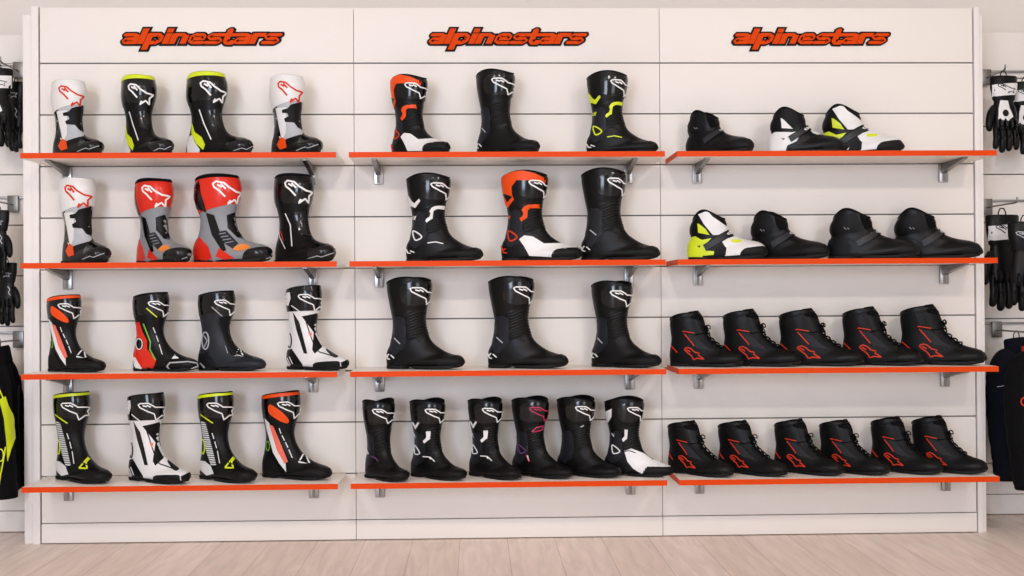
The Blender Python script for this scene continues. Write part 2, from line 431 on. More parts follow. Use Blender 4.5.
def copy_thing(o, label, loc, yaw, scale, group=None):
    c = o.copy(); C.objects.link(c); c.location = loc; c.rotation_euler = (0, 0, -math.radians(yaw)); c.scale = (scale,)*3
    c['label'] = label
    if group: c['group'] = group
    for ch in list(o.children):
        d = ch.copy(); C.objects.link(d); d.parent = c
    return c
#==BUILD
# ------------------------------------------------------------------ room and wall units
def struct(name, mb, m, smooth=False):
    o = mb.build(name, m, None, smooth); o['kind'] = 'structure'; return o
struct('floor', MB().box(-6, 6, -8, .5, -.05, 0), 'floor')
struct('wall_back', MB().box(-6, 6, .5, .6, 0, 3.1), 'paint')
struct('ceiling', MB().box(-6, 6, -8, .6, 3.1, 3.2), 'ceil')

GZ = [.0623+.2067*k for k in range(1, 10)]
def slats(x0, x1, yf, zs, top, kick, gap=.0055):
    mb = MB(); edges = [kick]+zs+[top]
    for i in range(len(edges)-1):
        a = edges[i]+(gap/2 if i else .002); b = edges[i+1]-(gap/2 if i < len(edges)-2 else 0)
        mb.box(x0, x1, yf, yf+.014, a, b, .0012)
    return mb
BAYS = [(-1.859, -.6085, 'white slatwall bay behind the tall track boots, four to a shelf', 'tall track boots'),
        (-.6065, .6305, 'white slatwall bay with three boots on each upper shelf', 'touring boots'),
        (.6325, 1.9195, 'white slatwall bay behind the low riding shoes', 'low shoes')]
for x0, x1, lab, _ in BAYS:
    t = thing('slatwall_bay', lab, 'display wall', ((x0+x1)/2, 0, 0), group='slatwall bays'); w = (x1-x0)/2
    slats(-w, w, 0, GZ, 2.146, .082).build('slat_panel', 'laminate', t)
    MB().box(-w, w, .0145, .03, 0, 2.14).build('groove_backing', 'groove', t, False)
    MB().box(-w, w, -.004, .014, 0.004, .081, .002).build('plinth', 'laminate', t)
    MB().box(-w+.03, w-.03, .03, .49, 0, 2.1).build('carcass', 'laminate', t, False)
for x0, x1, xo, lab in ((-1.892, -1.864, -1.932, 'white end post of the display wall beside the yellow-striped jacket'), (1.9245, 1.946, 1.966, 'white end post of the display wall beside the navy jacket')):
    t = thing('end_post', lab, 'post', ((x0+x1)/2, 0, 0)); c = (x0+x1)/2
    MB().box(x0-c, x1-c, -.006, .03, 0, 2.15, .002).build('front_trim', 'trimwhite', t)
    a, b = sorted((xo, x0 if xo < x0 else x1)); MB().box(a-c, b-c, .012, .2, 0, 2.12, .002).build('side_panel', 'trimwhite', t)
SIDE = [(-3.1, -1.955, .25, [1.29-.2125*k for k in (-3, -2, -1, 0, 1, 2, 3, 4, 5)], 2.09, 'white slatwall unit behind the hanging gloves and yellow-striped jacket', (1.965, 1.405, .838)),
        (2.035, 3.1, .38, [1.29-.2125*k for k in (-3, -2, -1, 0, 1, 2, 3, 4, 5)], 2.13, 'white slatwall unit behind the hanging navy jacket', (1.955, 1.385, .845))]
for x0, x1, y, zs, top, lab, rails in SIDE:
    t = thing('slatwall_unit', lab, 'display wall', ((x0+x1)/2, y, 0)); w = (x1-x0)/2
    slats(-w, w, 0, sorted(zs), top, .09).build('slat_panel', 'laminate', t)
    MB().box(-w, w, .0145, .03, 0, top-.01).build('groove_backing', 'groove', t, False)
    MB().box(-w, w, -.003, .014, .004, .089, .002).build('plinth', 'laminate', t)
    MB().box(-w-.03, w+.03, .03, .49-y, 0, top).build('carcass', 'laminate', t, False)
    for z in rails: MB().box(-w+.01, w-.01, -.012, .002, z-.005, z+.005, .0015).build('hook_rail', 'steel', t)

# ------------------------------------------------------------------ shelves
ROWZ = [1.530, 1.115, .696, .271]; SHD = .28
SHX = [(-1.8336, -.648), (-.600, .6065), (.6547, 1.8935)]
BRX = [(-1.75, -.775), (-.51, .50), (.78, 1.79)]
ORD = ['top', 'second', 'third', 'bottom']
WHAT = [['carrying white and black boots, two with yellow collars', 'carrying two red-topped, one white and one black boot', 'carrying boots with red heel, orange collar and white body', 'carrying yellow-collared, white and orange-collared boots'],
        ['carrying an orange, a black and a yellow-marked boot', 'carrying a white-marked, an orange and a black boot', 'carrying three plain black touring boots', 'carrying six smaller touring boots close together'],
        ['carrying three low strap boots', 'carrying one yellow and three black strap boots', 'carrying five lace-up riding shoes', 'carrying six lace-up riding shoes']]
for b in range(3):
    for r in range(4):
        x0, x1 = SHX[b]; z = ROWZ[r]; w = (x1-x0)/2; c = (x0+x1)/2
        t = thing('wall_shelf', f'{ORD[r]} orange-edged shelf of its bay, {WHAT[b][r]}', 'shelf', (c, 0, z), group='orange-edged shelves')
        MB().box(-w, w, -SHD+.002, -.001, -.02, 0, .0008).build('board', 'shelf', t)
        MB().box(-w, w, -SHD-.0005, -SHD+.002, -.0204, .0002).build('front_edge', 'edge', t, False)
        if b == 2: MB().box(-w-.0015, -w, -SHD, -.001, -.0204, .0002).build('side_edge', 'edge', t, False)
        for x in BRX[b]:
            br = MB().box(x-c-.018, x-c+.018, -.016, -.002, -.098, -.0205, .003).build('bracket', 'chrome', t)
            am = MB(); am.add([(x-c+sx, y, zz) for sx in (-.009, .009) for y, zz in ((-.015, -.0206), (-.015, -.062), (-.10, -.046), (-.235, -.026), (-.235, -.0206))],
                   [(0, 1, 2, 3, 4), (9, 8, 7, 6, 5)]+[(i, (i+1) % 5, 5+(i+1) % 5, 5+i) for i in range(5)])
            am.build('arm', 'steel', br, False)
            MB().box(x-c-.005, x-c+.005, -.019, -.016, -.094, -.03, .001).build('slot', 'groove', br, False)

# ------------------------------------------------------------------ signs
GL = dict(
 a=(1.2, [([(.12,.86),(.8,.86),(.98,.72)],.25), ([(.96,.78),(.96,.12)],.38), ([(.96,.14),(.3,.14),(.17,.3),(.3,.47),(.96,.49)],.24)]),
 l=(.47, [([(.2,.12),(.2,1.35)],.40)]),
 p=(1.3, [([(.2,-.42),(.2,.88)],.40), ([(.2,.86),(.8,.86),(1.05,.66),(1.05,.34),(.8,.14),(.2,.14)],.3)]),
 i=(.47, [([(.2,.12),(.2,.90)],.40), ([(.2,1.18),(.2,1.35)],.40)]),
 n=(1.27, [([(.2,.12),(.2,.88)],.40), ([(.2,.86),(.8,.86),(1,.68)],.25), ([(1.0,.74),(1.0,.12)],.40)]),
 e=(1.25, [([(1.08,.14),(.4,.14),(.18,.32),(.18,.68),(.4,.86),(.9,.86),(1.07,.7),(1.05,.5),(.2,.5)],.25)]),
 s=(1.25, [([(1.12,.86),(.35,.86),(.18,.69),(.35,.52),(.9,.5),(1.08,.32),(.9,.14),(.1,.14)],.25)]),
 t=(.78, [([(.25,1.25),(.25,.32),(.38,.15),(.72,.14)],.38), ([(.02,.86),(.72,.86)],.25)]),
 r=(.86, [([(.2,.12),(.2,.88)],.40), ([(.2,.86),(.85,.86)],.3)]))
def sign(cx, cz, wid, label):
    t = thing('wall_sign', label, 'sign', (cx, 0, cz), group='brand signs')
    word = 'alpinestars'; tot = sum(GL[q][0]+.02 for q in word); k = wid/(tot+.4); sh = .36
    for name, grow, y0, y1, m in (('outline', .17, -.005, -.0006, 'logoblack'), ('lettering', .022, -.008, -.005, 'logoorange')):
        mb = MB(); X = -tot/2; nz = 0
        for q in word:
            adv, paths = GL[q]
            for pts, w in paths:
                h = (w+grow*2)/2
                def tr(x, y): return ((X+x+sh*(y-.5))*k, (y-.5)*k*.79)
                nz += 1; d = .000012*nz
                for i, p in enumerate(pts):
                    if len(pts) > 2: mb.prism([tr(p[0]+h*math.cos(a*PI/8), p[1]+h*math.sin(a*PI/8)) for a in range(16)], y0-d, y1)
                    if i == 0: continue
                    a, b = Vector(pts[i-1]), Vector(p); dr = (b-a).normalized()
                    e0 = dr*(grow if i == 1 and grow > .1 else 0); e1 = dr*(grow if i == len(pts)-1 and grow > .1 else 0)
                    if len(pts) == 2: e0 = e0+dr*.1; e1 = e1+dr*.1
                    n = Vector((-dr.y, dr.x))*h; a = a-e0; b = b+e1
                    mb.prism([tr(*v) for v in (a-n, b-n, b+n, a+n)], y0-d*1.3, y1)
            X += adv+.02
        mb.build(name, m, t, False)
for px, lab in ((-1.214, 'orange and black lettered sign above the tall track boots'), (.014, 'orange and black lettered sign above the touring boots'), (1.251, 'orange and black lettered sign above the low strap boots')):
    sign(px, 2.020, .652, lab)

# ------------------------------------------------------------------ boot designs
# each is drawn on the boot's own elevation, turned phi degrees towards the toe; box = the elevation's drawn bounds
def gloss_plate(b, u0, u1, m='gloss', name='shin_plate'):
    return b.add(name, b.L.shell(name, u0, u1, m, 3, lambda t: .1*math.cos(t)+.12*math.cos(2*t)))
def race_white():
    b = Boot('race', 'leather', 54, (163, 105, 440, 520))
    b.add('cuff', b.L.shell('cuff', .02, 3.0, 'white', 3.5, lambda t: -.3*math.cos(t)))
    b.add('lining', b.L.lining('white', 10))
    b.patch('ankle_panel', 'lightgrey', [(200,255),(335,225),(340,300),(345,392),(330,412),(250,432),(225,445),(212,400)], 1.2)
    b.patch('calf_panel', 'white', [(190,268),(248,268),(246,400),(222,445),(206,400)], 2)
    b.patch('calf_stripe', 'gloss', [(180,268),(193,268),(203,320),(222,418),(208,412),(186,345)], 3)
    b.patch('ratchet', 'rubber', [(272,255),(328,238),(334,345),(342,388),(310,375),(290,348),(245,343),(240,326),(262,315),(255,298),(230,296),(228,280),(256,274)], 5)
    b.patch('heel_badge', 'orange', [(200,455),(222,418),(242,432),(250,478),(216,485)], 3)
    b.patch('toe_slider', 'gloss', [(310,450),(340,420),(400,415),(440,440),(446,480),(420,500),(320,490)], 3, smooth=True)
    b.stroke('toe_line', 'lightgrey', [(300,500),(345,486),(360,492),(412,474)], 4, 3)
    b.star('redprint', 1.8, 43, 152, 115, -3, 9, 6)
    return b
def race_yellow():
    b = Boot('race', 'leather', 38, (28, 72, 382, 517))
    b.add('lining', b.L.lining('yellow', 18)); gloss_plate(b, .12, 2.7)
    b.add('collar', b.L.shell('collar', .0, .22, 'yellow', 5))
    b.patch('heel_panel', 'white', [(30,410),(60,395),(78,440),(103,480),(96,505),(38,510)], 2)
    b.patch('heel_stripe', 'yellow', [(62,330),(75,380),(112,412),(130,455),(120,482),(85,445),(60,390)], 3)
    b.stroke('side_line', 'print', [(100,262),(125,340),(162,428)], 6)
    b.patch('ratchet', 'gloss', [(150,270),(205,255),(222,330),(215,370),(170,352),(160,300)], 3)
    b.patch('toe_slider', 'gloss', [(245,450),(300,425),(360,432),(384,465),(370,495),(260,492)], 3, smooth=True)
    b.stroke('toe_line', 'lightgrey', [(268,500),(320,484),(345,490),(374,472)], 4, 4)
    b.star('print', 1.9, 40, 152, 112, -5, 9, 6)
    return b
def race_red():
    b = Boot('race', 'grey', 28, (70, 52, 482, 514))
    b.add('lining', b.L.lining('fabric', 10))
    b.add('collar', b.L.shell('collar', .0, .25, 'fabric', 5))
    b.add('cuff', b.L.shell('cuff', .24, 3.1, 'red', 3.5, lambda t: -.35*math.cos(t)))
    b.patch('back_guard', 'gloss', [(60,110),(105,80),(115,150),(135,215),(140,245),(95,225),(80,170)], 6)
    b.patch('front_panel', 'leather', [(245,262),(300,240),(310,330),(330,385),(300,380),(250,330)], 2)
    b.patch('side_stripe', 'gloss', [(138,248),(180,262),(242,448),(222,455),(168,365)], 2.5)
    b.patch('lettered_patch', 'darkgrey', [(196,350),(242,342),(305,412),(275,440),(222,405)], 2)
    b.stroke('patch_print', 'grey', [[(206,362),(240,356)],[(214,378),(254,372)],[(224,394),(268,388)],[(238,410),(280,402)]], 4, 3)
    b.patch('oval_badge', 'orangebadge', [(280,438),(320,418),(366,428),(342,446),(296,452)], 3, smooth=True)
    b.patch('heel_cup', 'red', [(66,445),(78,392),(105,376),(150,428),(168,490),(105,510),(80,495)], 4)
    b.patch('side_wedge', 'red', [(188,480),(204,436),(282,490),(232,498)], 3)
    b.patch('toe_slider', 'gloss', [(328,478),(352,448),(440,434),(486,452),(476,490),(340,500)], 3.5, smooth=True)
    b.stroke('toe_line', 'lightgrey', [(380,504),(410,494),(430,498),(470,484)], 3, 5)
    b.star('print', 1.75, 38, 158, 112, -4, 9, 6)
    return b
def race_black():
    b = Boot('race', 'leather', 48, (493, 52, 815, 514))
    b.add('lining', b.L.lining('fabric', 12)); gloss_plate(b, .1, 2.7)
    b.patch('ratchet', 'gloss', [(600,250),(665,240),(672,330),(690,380),(640,370),(610,310)], 4)
    b.stroke('side_line', 'print', [(553,252),(580,315),(588,428)], 6)
    b.stroke('heel_line', 'print', [(516,330),(522,375),(552,440)], 4)
    b.stroke('heel_accent', 'redprint', [(528,345),(542,395)], 5)
    b.patch('toe_slider', 'gloss', [(670,455),(715,425),(790,420),(818,450),(805,490),(690,492)], 3, smooth=True)
    b.stroke('toe_line', 'lightgrey', [(655,500),(720,482),(740,488),(802,468)], 4, 4)
    b.star('print', 1.7, 45, 154, 112, -4, 9, 6)
    return b
def ring(cx, cz, rx, rz, n=14): return [(cx+rx*math.cos(2*PI*k/n), cz+rz*math.sin(2*PI*k/n)) for k in range(n)]
def sport_base(body, phi, box, sole='leather'):
    b = Boot('sport', body, phi, box); l, t, r, bt = box; W, H = r-l, bt-t; X = lambda v: [(l+p*W, t+q*H) for p, q in v]
    b.stroke('ankle_seam', 'rubber', X([(.30,.36),(.40,.60),(.50,.76),(.62,.80),(.80,.84)]), 5, 3, curve=True)
    if phi in (29, 34): b.patch('heel_counter', 'rubber', X([(.02,.80),(.14,.76),(.26,.90),(.28,.96),(.04,.96)]), 3)
    return b
def sport_orange():
    b = sport_base('leather', 34, (428, 57, 795, 525))
    b.add('lining', b.L.lining('fabric', 6)); b.add('collar', b.L.shell('collar', 0, .42, 'orange', 4))
    gloss_plate(b, .45, 2.1, 'gloss')
    b.patch('oval_panel', 'orange', [(467,140),(480,122),(540,165),(570,205),(560,222),(520,206),(474,172)], 5.5, smooth=True)
    b.patch('stripe_border', 'white', [(444,200),(468,225),(512,365),(553,440),(556,485),(520,440),(488,385),(455,262)], 1.5)
    b.patch('calf_stripe', 'pinkstripe', [(470,232),(490,240),(566,430),(548,440),(508,368)], 3)
    b.stroke('dashes', 'print', [[(520,250),(530,280)],[(535,290),(548,318)],[(553,328),(566,356)],[(570,366),(588,408)]], 4)
    b.stroke('instep_wedge', 'print', [(622,430),(658,374),(658,398),(678,435),(640,432)], 7, closed=True)
    b.patch('toe_slider', 'rubber', [(640,480),(690,462),(780,462),(798,480),(770,510),(660,512)], 3, smooth=True)
    b.stroke('heel_ring', 'green', ring(460, 352, 9, 26), 4, closed=True)
    b.star('print', 1.62, 62, 158, 104, 0, 6, 6, shape=STAR_CLOSED)
    return b
def sport_red():
    b = sport_base('leather', 32, (590, 92, 938, 498))
    b.add('lining', b.L.lining('fabric', 6)); gloss_plate(b, .2, 2.1)
    b.patch('back_panel', 'red', [(612,245),(626,240),(642,290),(667,340),(667,382),(714,440),(700,478),(640,498),(604,470),(594,410),(606,330)], 2.5)
    b.stroke('side_line', 'green', [(648,250),(685,345),(682,385),(712,438)], 6, 4)
    b.stroke('cuff_line', 'yellow', [(665,170),(718,216)], 6, 5)
    b.stroke('dashes', 'print', [[(698,270),(710,300)],[(714,312),(726,345)],[(730,358),(746,410)]], 4)
    b.patch('round_badge', 'gloss', ring(628, 356, 20, 32), 5)
    b.stroke('badge_ring', 'print', ring(628, 356, 17, 28), 5, 6.5, closed=True)
    b.patch('heel_plate', 'white', [(594,425),(606,425),(622,455),(640,482),(615,488),(600,470)], 5)
    b.stroke('toe_slider', 'lightgrey', [(770,470),(785,452),(880,446),(925,455),(930,470),(880,486),(790,490)], 7, 4, closed=True)
    b.patch('instep_badge', 'print', [(795,432),(810,412),(832,430)], 3)
    b.star('print', 1.62, 62, 158, 104, 0, 6, 6, shape=STAR_CLOSED)
    return b
def sport_black():
    b = sport_base('slate', 29, (93, 85, 452, 497))
    b.add('lining', b.L.lining('fabric', 6)); gloss_plate(b, .2, 2.1)
    b.patch('shin_panel', 'matte', [(205,222),(300,200),(300,300),(335,395),(310,420),(262,412),(232,330)], 2)
    b.patch('ankle_shield', 'slate', [(165,215),(205,260),(250,405),(290,425),(235,430),(180,470),(150,440),(160,330)], 3)
    b.stroke('ankle_ring', 'lightgrey', ring(135, 340, 18, 45), 6, 4, closed=True)
    b.stroke('ankle_mark', 'lightgrey', [(128,315),(145,340),(130,372)], 4, 4)
    b.stroke('dashes', 'print', [[(198,262),(212,300)],[(216,312),(232,352)],[(236,364),(250,405)]], 4)
    b.stroke('cuff_line', 'lightgrey', [(170,165),(222,212)], 4, 5)
    b.stroke('instep_wedge', 'print', [(287,416),(313,374),(318,395),(332,420),(305,414)], 7, closed=True)
    b.stroke('heel_plate', 'lightgrey', [(108,458),(140,490)], 9, 4)
    b.star('print', 1.62, 62, 158, 104, 0, 6, 6, shape=STAR_CLOSED)
    return b
def sport_white():
    b = sport_base('white', 41, (555, 57, 883, 500))
    b.add('lining', b.L.lining('fabric', 6))
    b.add('cuff', b.L.shell('cuff', .0, 2.15, 'gloss', 3.5, lambda t: .12*math.cos(t)))
    b.patch('back_tab', 'white', [(550,96),(580,88),(584,120),(572,160),(552,150)], 6)
    b.patch('shin_panel', 'leather', [(640,216),(720,200),(734,270),(752,372),(707,412),(694,392),(702,302),(664,250)], 2)
    b.patch('side_stripe', 'gloss', [(594,196),(626,246),(668,412),(650,412),(610,282)], 2.5)
    b.patch('heel_guard', 'leather', [(552,405),(584,388),(642,470),(652,500),(590,502),(556,445)], 3)
    b.stroke('heel_lines', 'print', [[(562,440),(580,475)],[(574,432),(592,470)]], 4, 5)
    b.patch('toe_slider', 'rubber', [(698,474),(720,456),(820,449),(836,462),(822,482),(720,492)], 4, smooth=True)
    b.patch('toe_cap', 'leather', [(840,456),(886,440),(888,468),(846,488)], 4)
    b.patch('instep_panel', 'leather', [(765,392),(792,392),(828,424),(802,428)], 3, smooth=True)
    b.stroke('calf_ring', 'leather', ring(574, 346, 11, 38), 6, 4, closed=True)
    b.patch('ankle_badge', 'pinkstripe', [(672,300),(692,305),(686,332)], 4)
    b.stroke('cuff_line', 'print', [(588,158),(640,196)], 4, 6)
    b.star('print', 1.55, 62, 158, 104, 0, 6, 6, shape=STAR_CLOSED)
    return b
def sport_yellow():
    b = sport_base('leather', 49, (93, 62, 403, 540))
    b.add('lining', b.L.lining('fabric', 6)); b.add('collar', b.L.shell('collar', 0, .36, 'yellow', 4)); gloss_plate(b, .38, 2.1)
    b.patch('calf_panel', 'striped', [(112,215),(136,225),(192,450),(166,458),(140,385),(118,275)], 2.5)
    b.patch('heel_panel', 'white', [(100,440),(130,438),(162,458),(178,500),(140,514),(104,490)], 3)
    b.stroke('cuff_line', 'yellow', [(113,180),(176,224)], 5, 5)
    b.stroke('ankle_ring', 'yellow', ring(120, 360, 11, 40), 6, 4, closed=True)
    b.stroke('instep_wedge', 'yellow', [(238,460),(294,392),(296,402),(272,432),(282,460)], 8, closed=True)
    b.stroke('dashes', 'print', [[(170,280),(180,312)],[(184,326),(194,362)],[(198,376),(210,440)]], 4)
    b.patch('toe_slider', 'rubber', [(270,505),(320,492),(395,484),(404,505),(370,528),(290,530)], 3, smooth=True)
    b.star('print', 1.62, 60, 158, 104, 0, 6, 6, shape=STAR_CLOSED)
    return b
RID = (2.7, 5.9, 10, 4.4)
def tour_base(phi, box, heel='print'):
    b = Boot('tour', 'leather', phi, box, ridges=RID); b.add('lining', b.L.lining('fabric', 5)); return b
def tour_common(b, logo='print', face=64, plate=True, w=165, h=100):
    l, t, r, bt = b.box; W, H = r-l, bt-t; X = lambda v: [(l+p*W, t+q*H) for p, q in v]
    b.patch('ankle_brace', 'brace', X([(.10,.46),(.24,.44),(.27,.62),(.26,.74),(.14,.84),(.06,.80),(.07,.66)]), 3, smooth=True)
    b.stroke('instep_seam', 'rubber', X([(.13,.86),(.24,.74),(.34,.67),(.46,.70)]), 5, 4, curve=True)
    b.stroke('welt', 'rubber', X([(.04,.90),(.30,.90),(.60,.91),(.80,.90),(.97,.90)]), 5, 1.6, curve=True)
    if plate: b.add('shin_plate', b.L.plate('shin_plate', .42, 2.3, 98, 'gloss', 4))
    b.star(logo, 1.62, face, w, h, 0, 6.5, 6.5, shape=STAR_CLOSED); return b
def tour_orange():
    b = tour_common(tour_base(12, (7, 28, 432, 507)))
    b.patch('cuff_trim', 'orange', [(2,70),(40,36),(110,24),(182,42),(242,70),(236,96),(180,82),(92,78),(66,112),(68,150),(78,180),(46,220),(16,170)], 4.5)
    b.patch('trim_inset', 'leather', [(20,140),(72,164),(46,190)], 6)
    b.patch('front_flash', 'orange', [(118,236),(130,218),(152,208),(207,206),(209,224),(160,228),(150,238),(145,274),(118,297),(107,280),(123,266),(126,250)], 4)
    b.patch('side_tab', 'orange', [(24,256),(60,262),(58,280),(28,277)], 3)
    b.stroke('ankle_triangle', 'redprint', [(50,344),(94,378),(56,398)], 7, 6, closed=True, curve=True)
    b.patch('instep_panel', 'white', [(103,390),(130,370),(175,377),(232,415),(330,414),(428,434),(414,446),(296,446),(272,486),(156,478),(128,426)], 3.2)
    b.patch('toe_slider', 'rubber', [(270,480),(300,448),(410,440),(436,455),(420,485),(300,492)], 3.5, smooth=True)
    b.stroke('heel_mark', 'redprint', [[(10,425),(24,460),(40,462)],[(14,445),(34,440)]], 6, 5)
    return b
def tour_marked(m):
    b = tour_common(tour_base(17, (293, 42, 697, 508)))
    b.patch('collar_flash', m, [(294,138),(304,144),(326,184),(342,198),(366,175),(372,187),(346,222),(318,206)], 3.5)
    b.patch('side_tab', m, [(312,262),(352,263),(346,285),(320,277)], 3)
    b.stroke('ankle_triangle', m, [(336,343),(380,375),(346,393)], 7, 6, closed=True, curve=True)
    b.patch('front_flash', m, [(418,240),(430,224),(452,214),(497,212),(495,229),(452,231),(440,240),(434,279),(405,301),(397,289),(417,271),(424,252)], 4)
    b.stroke('ankle_line', m, [(408,409),(450,404),(490,414)], 5, 3)
    b.stroke('heel_mark', 'print', [[(296,438),(306,460),(320,462)],[(318,448),(340,458)]], 5, 5)
    b.patch('toe_slider', 'rubber', [(560,478),(600,450),(680,436),(700,465),(670,494),(570,496)], 3, smooth=True)
    return b
def tour_black():
    b = tour_common(tour_base(17, (293, 42, 697, 508)))
    b.patch('ankle_shield', 'brace', [(345,240),(400,250),(405,380),(370,400),(338,420),(325,330)], 3.5)
    b.stroke('ankle_line', 'lightgrey', [(342,350),(372,378)], 5, 5)
    b.stroke('heel_mark', 'print', [[(292,425),(304,455),(316,458)],[(300,448),(312,432)],[(322,436),(340,452)]], 5, 5)
    b.patch('toe_slider', 'rubber', [(560,478),(600,450),(680,436),(700,465),(670,494),(570,496)], 3, smooth=True)
    return b
def tour_small(which):
    if which == 'white_mark':
        b = tour_common(tour_base(42, (312, 67, 613, 500)), face=78)
        b.patch('collar_flash', 'white', [(325,193),(333,193),(343,212),(358,188),(366,192),(345,230)], 3.5)
        b.patch('side_tab', 'white', [(336,260),(354,268),(346,283)], 3)
        b.stroke('ankle_triangle', 'print', [(342,324),(368,362),(342,370)], 6, 6, closed=True, curve=True)
        b.patch('front_flash', 'white', [(400,238),(424,238),(421,282),(390,304),(383,291),(402,275)], 4)
        b.stroke('ankle_line', 'print', [[(384,380),(420,380),(446,402)],[(420,382),(424,392)]], 5, 6)
    elif which == 'plain':
        b = tour_common(tour_base(52, (65, 68, 313, 507)), face=78)
        b.stroke('ankle_triangle', 'print', [(78,332),(100,368),(80,374)], 5, 6, closed=True)
        b.stroke('ankle_line', 'purple', [(112,380),(135,384),(152,402)], 5, 6)
    elif which == 'pink':
        b = tour_common(tour_base(35, (60, 57, 385, 492)), 'pink', 76)
        b.stroke('front_flash', 'pink', [(170,241),(192,218),(230,212),(218,236)], 7, 4, closed=True)
        b.stroke('ankle_triangle', 'purple', [(96,318),(136,347),(108,364)], 6, 6, closed=True, curve=True)
        b.stroke('ankle_line', 'pink', [(140,370),(156,406)], 10, 6)
        b.stroke('ankle_accent', 'print', [(146,374),(154,400)], 4, 7)  # white print down the middle of the crimson ankle line
    elif which == 'black':
        b = tour_common(tour_base(30, (297, 53, 638, 487)), face=70)
        b.stroke('shin_mark', 'lightgrey', [(425,215),(442,206)], 6, 4)
        b.patch('ankle_shield', 'brace', [(345,240),(385,250),(392,350),(360,375),(332,380),(325,320)], 3.5)
    else:
        b = tour_common(tour_base(15, (545, 58, 910, 483)), face=66)
        b.patch('collar_flash', 'white', [(548,142),(590,114),(588,160),(570,194),(552,182)], 4)
        b.patch('front_flash', 'white', [(655,226),(673,228),(669,278),(650,294),(641,282),(656,262)], 4)
        b.patch('side_tab', 'white', [(586,250),(602,250),(602,272)], 3)
        b.stroke('ankle_triangle', 'print', [(594,316),(632,347),(598,361)], 6, 6, closed=True, curve=True)
        b.patch('instep_panel', 'white', [(654,345),(690,330),(752,358),(802,394),(908,402),(894,426),(772,426),(746,464),(700,440),(670,402)], 3.2)
        b.patch('toe_slider', 'rubber', [(748,466),(774,430),(896,428),(914,440),(890,468),(770,476)], 3.5, smooth=True)
    return b
def strap(b, m, a, c, w, logo, up=9):
    b.stroke('strap', 'strap', [a, c], w, up)
    b.stroke('strap_edge', 'rubber', [[(a[0]-w*.25, a[1]-w*.38), (c[0]-w*.25, c[1]-w*.38)], [(a[0]+w*.25, a[1]+w*.38), (c[0]+w*.25, c[1]+w*.38)]], 3, up+1.5)
    q = .82; p = (a[0]+(c[0]-a[0])*q, a[1]+(c[1]-a[1])*q)
    b.stroke('strap_logo', logo, [(p[0]-12, p[1]+5), (p[0]+4, p[1]-8), (p[0]+14, p[1]-4), (p[0]-2, p[1]+8)], 4, up+2, closed=True)
def short_black():
    b = Boot('short', 'leather', 18, (440, 112, 865, 368)); b.add('lining', b.L.lining('fabric', 8))
    b.patch('tongue', 'fabric', [(578,128),(610,135),(626,175),(640,205),(606,215),(586,175)], 5)
    b.patch('ankle_pad', 'matte', [(455,190),(480,150),(560,130),(580,190),(560,230),(480,235)], 4)
    b.patch('heel_cup', 'matte', [(446,262),(500,250),(540,300),(530,340),(450,342),(438,300)], 3.5)
    strap(b, 'matte', (566,290), (690,218), 36, 'lightgrey')
    b.stroke('ankle_logo', 'grey', [[(505,204),(515,214)],[(520,206),(528,214)]], 3, 6)
    b.patch('toe_slider', 'rubber', [(745,325),(780,300),(850,290),(872,315),(850,345),(760,348)], 3, smooth=True)
    b.stroke('seam', 'rubber', [(440,252),(520,262),(570,292)], 5, 3)
    return b
def short_white():
    b = Boot('short', 'leather', 2, (542, 92, 941, 351)); b.add('lining', b.L.lining('fabric', 8))
    b.patch('ankle_pad', 'matte', [(560,170),(590,120),(660,95),(700,120),(690,190),(650,205),(565,225)], 4)
    b.patch('heel_cup', 'white', [(540,318),(545,245),(578,224),(664,232),(722,226),(690,284),(642,306),(632,340),(552,344)], 4)
    b.patch('vent', 'rubber', [(610,264),(630,266),(624,274)], 6)
    b.patch('tongue_flash', 'white', [(610,150),(620,155),(642,180),(672,212),(614,205)], 6)
    b.patch('instep_flash', 'white', [(752,204),(770,205),(834,240),(800,248),(776,238)], 4)
    strap(b, 'leather', (655,272), (760,205), 34, 'print')
    b.patch('toe_slider', 'rubber', [(830,318),(860,290),(925,284),(945,300),(930,330),(845,334)], 3, smooth=True)
    return b
def short_yellow(heel='yellow'):
    b = Boot('short', 'leather', 7, (120, 108, 540, 370)); b.add('lining', b.L.lining('fabric', 8))
    b.patch('tongue_panel', 'white', [(178,126),(226,108),(252,140),(322,190),(338,206),(282,237),(254,237),(208,180)], 4)
    b.patch('ankle_panel', 'yellow', [(174,176),(182,176),(216,205),(236,236),(178,222)], 5)
    b.patch('heel_cup', heel, [(116,288),(128,250),(160,240),(196,262),(246,254),(206,296),(216,318),(264,324),(256,342),(200,345),(194,368),(126,366)], 4)
    if heel == 'white': b.patch('heel_band', 'yellow', [(128,250),(160,240),(196,262),(246,254),(216,286),(160,275)], 6); b.patch('heel_guard', 'rubber', [(118,300),(170,285),(215,305),(262,325),(240,350),(120,352)], 6)
    b.patch('vent', 'rubber', [(172,292),(190,292),(184,302)], 6)
    b.patch('vamp_panel', 'white', [(298,268),(370,244),(440,268),(530,284),(537,302),(430,308),(400,326),(395,344),(316,348),(320,305)], 3)
    b.patch('oval_badge', 'yellow', [(350,264),(400,268),(392,279),(354,277)], 5, smooth=True)
    b.patch('mid_panel', 'matte', [(263,306),(300,286),(324,306),(320,344),(258,340)], 5)
    strap(b, 'leather', (212,305), (365,216), 36, 'print')
    b.patch('toe_slider', 'rubber', [(398,332),(430,310),(535,302),(545,330),(490,348),(405,350)], 4, smooth=True)
    return b
